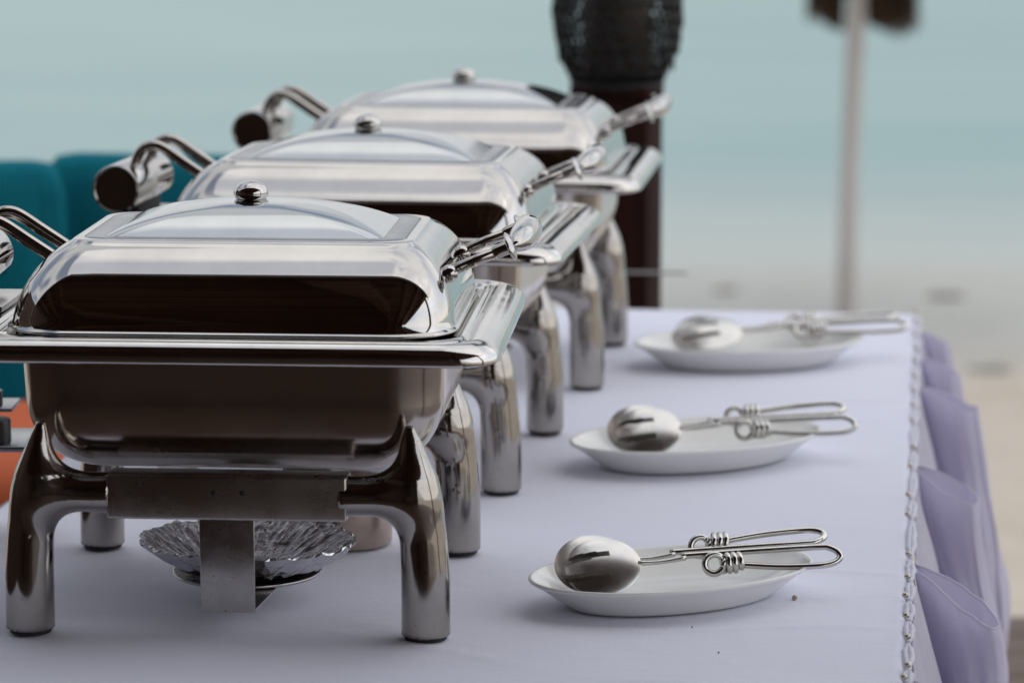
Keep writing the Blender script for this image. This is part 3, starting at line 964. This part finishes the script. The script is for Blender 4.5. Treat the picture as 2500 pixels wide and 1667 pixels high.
# crumbs on the cloth
def blob(name, c, r, m, seed):
    bm = bmesh.new(); bmesh.ops.create_icosphere(bm, subdivisions=2, radius=r)
    for v in bm.verts: v.co *= 1 + .35 * noise.noise(v.co * (1.2 / r) + Vector((seed, 0, 0)))
    me = bpy.data.meshes.new(name); bm.to_mesh(me); bm.free(); me.materials.append(m)
    o = bpy.data.objects.new(name, me); COL.objects.link(o); o.location = c; return o
tag(blob('crumb', (.2706, 3.0555, TT + .003), .0026, M['crumb'], 1), 'tiny brown crumb lying on the cloth right of the nearest plate', 'crumb')
tag(blob('speck', (.186, 2.862, TT + .0012), .0009, M['speck'], 2), 'tiny dark speck on the cloth near the front, right of the dish leg', 'speck')
tag(blob('speck', (.167, 2.952, TT + .0012), .0008, M['speck'], 3), 'tiny dark speck on the cloth just below the nearest plate', 'speck')

# ================================================================== stand with black pots at the left edge
cs = empty('pot_stand', (-.627, 3.34, TT)); tag(cs, 'small two tier metal stand with black pots, cut off at the left edge', 'stand')
MB().box((.055, 0, .100), (.17, .10, .006), bev=.001).obj('lower_shelf', M['satin'], cs, auto=40)
MB().box((.038, .0, .137), (.15, .06, .004), bev=.001).obj('upper_shelf', M['satin'], cs, auto=40)
for (x, y) in ((-.022, -.03), (-.022, .03), (.06, .045), (-.0, .045)):
    MB().tube([(x, y, .001), (x, y, .139)], .003, 10).obj('post', M['rod'], cs)
MB().lathe([(.0, 0), (.020, 0), (.020, .021), (.0192, .023), (.0, .0235)], (.090, -.022, .1035), 30).obj('pot', M['blackplastic'], cs, auto=40)
MB().lathe([(.0, 0), (.017, 0), (.017, .014), (.0, .016)], (.083, -.008, .1395), 30).obj('pot', M['blackplastic'], cs, auto=40)

# ================================================================== lantern on its post behind the table
post = empty('wooden_post', (.168, 5.23, 0), R(-14)); tag(post, 'dark red square wooden post carrying the wicker lantern behind the table', 'post')
MB().box((0, 0, .515), (.125, .125, 1.03), bev=.006).obj('shaft', M['darkwood'], post, auto=40)
MB().box((0, 0, 1.0405), (.128, .128, .02), bev=.004).obj('cap', M['darkwood'], post, auto=40)

lan = empty('wicker_lantern', (.168, 5.23, 1.051)); tag(lan, 'dark openwork wicker lantern standing on the dark red post', 'lantern')
def lr(h): # outline radius with height
    pts_ = [(0, .070), (.02, .080), (.045, .091), (.075, .0985), (.11, .1025), (.15, .101), (.20, .092), (.25, .078), (.29, .062), (.31, .052)]
    for (h0, r0), (h1, r1) in zip(pts_[:-1], pts_[1:]):
        if h <= h1: return r0 + (r1 - r0) * (h - h0) / (h1 - h0)
    return pts_[-1][1]
wv = MB()
for k in range(44):
    a0 = 2 * PI * k / 44
    for sgn in (1, -1):
        wv.tube([(lr(h) * math.cos(a0 + sgn * h * 4.2), lr(h) * math.sin(a0 + sgn * h * 4.2), h) for h in [.31 * q / 16 for q in range(17)]], .0021, 5)
for k in range(15):
    h = .31 * k / 14
    wv.tube([(lr(h) * 1.01 * math.cos(a), lr(h) * 1.01 * math.sin(a), h) for a in [2 * PI * q / 36 for q in range(36)]], .0024 if 0 < k < 14 else .006, 5, closed=True)
o = wv.obj('woven_cane', M['wicker'], lan); o['kind'] = 'stuff'
lp_ = MB()
for k in range(70):
    h = random.uniform(.03, .28); a = random.uniform(0, 2 * PI); r0 = lr(h); rad = random.uniform(.010, .018)
    n_ = Vector((math.cos(a), math.sin(a), 0)); t_ = Vector((-math.sin(a), math.cos(a), 0))
    lp_.tube([n_ * r0 * 1.01 + t_ * rad * math.cos(q) + Vector((0, 0, h + rad * math.sin(q))) for q in [2 * PI * i / 12 for i in range(12)]], .0022, 5, closed=True)
o = lp_.obj('cane_ring', M['wicker'], lan); o['kind'] = 'stuff'
MB().lathe([(.066, 0), (.066, .012), (0, .012)], (0, 0, 0), 30).obj('lantern_base', M['wicker'], lan, auto=40)
MB().lathe([(.050, .012), (.055, .04), (.055, .235), (.050, .24), (.048, .235), (.048, .02)], (0, 0, 0), 32).obj('candle_glass', M['candle'], lan)
MB().lathe([(.055, .31), (.04, .325), (0, .33)], (0, 0, 0), 30).obj('lantern_top', M['wicker'], lan)

# thin pale cord stretched from the post
cd = MB().tube(smoothpath([(.100, 5.10, .768), (.175, 5.10, .7655), (.24, 5.10, .7645), (.275, 5.10, .764)], 6), .0022, 8)
tag(cd.obj('cord', M['cord']), 'thin pale cord running level across the dark red post', 'cord')

# ================================================================== parasol with thatch on the beach
par = empty('beach_parasol', (1.92, 18.7, -1.57)); tag(par, 'thatched beach parasol on a slim pale pole down on the sand', 'parasol')
MB().tube([(0.005, 0, -.2), (.02, 0, 1.0), (.045, 0, 2.0), (.065, 0, 2.7)], [.055, .053, .050, .045], 14).obj('pole', M['pole'], par)
th = MB()
for k in range(900):
    a = random.uniform(-.25, PI + .25)
    rr0 = random.uniform(.06, .34)
    x, y = rr0 * math.cos(a), rr0 * math.sin(a) * .8 + .05
    if abs(x) < .062 or x < -.27: continue
    zb = (1.715 if x > 0 else 1.700) + random.uniform(-.03, .05) + .03 * math.sin(x * 21) + (.05 if x < 0 else 0)
    zt = 2.35 - rr0 * .45
    dxy = Vector((x, y, 0)).normalized() * .02
    w_ = random.uniform(.008, .016)
    t_ = Vector((-math.sin(a), math.cos(a), 0)) * w_
    c0 = Vector((x + .055, y, zt)); c1 = Vector((x + .055, y, zb)) + dxy
    nv_ = Vector((math.cos(a), math.sin(a), 0)) * .003
    th.add([c0 - t_, c0 + t_, c1 + t_ * .3, c1 - t_ * .3, c0 + nv_, c1 + nv_], [(0, 1, 2, 3), (0, 4, 5, 3), (1, 2, 5, 4)])
o = th.obj('thatch', M['thatch'], par, smooth=False); o['kind'] = 'stuff'
cn = MB().lathe([(1.25, 2.32), (.7, 2.62), (.10, 2.95), (0, 2.97)], (.06, 0, 0), 40); cn.obj('canopy', M['thatch'], par)

# seaweed clumps on the sand
wd = [(1.33, 20.2, .035), (2.66, 19.9, .055), (2.52, 17.0, .05), (2.75, 14.4, .06), (2.2, 12.9, .05)]
side_w = ['wet sand just left of the parasol pole', 'wet sand right of the parasol pole', 'sand close to the far table corner', 'dry sand beside the middle of the table skirt', 'dry sand beside the nearest part of the skirt']
for k, (x, y, r_) in enumerate(wd):
    mb = MB(); rnd = random.Random(k)
    for q in range(60):
        a = rnd.uniform(0, 2 * PI); d = r_ * 1.3 * rnd.random() ** .6
        p = Vector((d * 1.6 * math.cos(a), d * math.sin(a), .0))
        h = rnd.uniform(.25, .8) * r_ * .35
        an = rnd.uniform(0, PI)
        e = Vector((math.cos(an), math.sin(an), 0)) * rnd.uniform(.2, .5) * r_
        mb.tube([p - e, p + Vector((0, 0, h)), p + e], .006, 4)
    zb = (-1.46 if y < 14 else -1.46 - (y - 14) * .021)
    o = mb.obj('seaweed_clump', M['weed']); o.location = (x, y, zb + .01)
    tag(o, 'dark seaweed clump lying on the ' + side_w[k], 'seaweed', 'seaweed clumps on the beach')

# ================================================================== covered chairs on the left
def covered_chair(mname, cname):
    root = empty(cname)
    def folds(a, z, am):
        return am * (math.sin(a * 11 + 2 * math.sin(a * 3)) + .5 * math.sin(a * 23 + z * 3))
    # back: tall rounded slab with folds falling to the floor
    rg = []
    for z, hx, hy, am in ((0, .245, .085, .012), (.25, .24, .078, .011), (.5, .232, .068, .009), (.72, .225, .055, .009), (.85, .222, .046, .007), (.885, .218, .038, .001), (.899, .208, .026, 0), (.904, .18, .012, 0)):
        base_ = rr(hx, hy, min(hy * .98, .03), z, nc=12, ne=12); n_ = len(base_)
        rg.append([p * 1.0 + Vector((p.x, p.y * 3, 0)).normalized() * folds(2 * PI * k / n_, z, am) for k, p in enumerate(base_)])
    MB().rings(rg, cap0=True, cap1=True).obj('back_cover', M[mname], root)
    rg = []
    for z, g, am in ((0, .03, .014), (.2, .02, .011), (.38, .006, .006), (.44, 0, .002), (.462, -.015, 0), (.470, -.05, 0), (.474, -.15, 0)):
        base_ = rr(.23 + g, .21 + g, .05, z, nc=8, ne=14); n_ = len(base_)
        rg.append([p + Vector((0, -.275, 0)) + p.normalized() * folds(2 * PI * k / n_, z, am) for k, p in enumerate(base_)])
    MB().rings(rg, cap0=True, cap1=True).obj('seat_cover', M[mname], root)
    return root
c1 = covered_chair('teal', 'covered_chair'); c1.location = (-.975, 5.42, -.0); c1.rotation_euler = (0, 0, R(4))
GC = 'chairs in teal covers left of the table'
tag(c1, 'chair in a teal cloth cover, the one cut off by the left edge', 'chair', GC)
c2 = copy_tree(c1); c2.location = (-.560, 5.47, .006); c2.rotation_euler = (0, 0, R(-8))
c2['label'] = 'taller chair in a teal cloth cover, right behind the middle dish hinge'
# low orange pouffe in front of them
pf = empty('orange_pouffe', (-.90, 4.80, .035)); tag(pf, 'orange cloth covered pouffe showing behind the left leg of the nearest dish', 'pouffe')
rg = []
for z, g in ((-.035, .0), (.06, .02), (.3, .025), (.44, .02), (.485, .012), (.515, -.006), (.532, -.035), (.540, -.09), (.543, -.18)):
    rg.append(rr(.34 + g, .30 + g, .12, z, nc=10, ne=8))
MB().rings(rg, cap0=True, cap1=True).obj('pouffe_body', M['orange'], pf)
MB().tube([p * 1.0 for p in rr(.368, .328, .13, .40, nc=10, ne=4)], .006, 8, closed=True).obj('piping', M['orange'], pf)

print('objects', len(bpy.data.objects), 'tris', sum(len(o.data.polygons) for o in bpy.data.objects if o.type == 'MESH'))
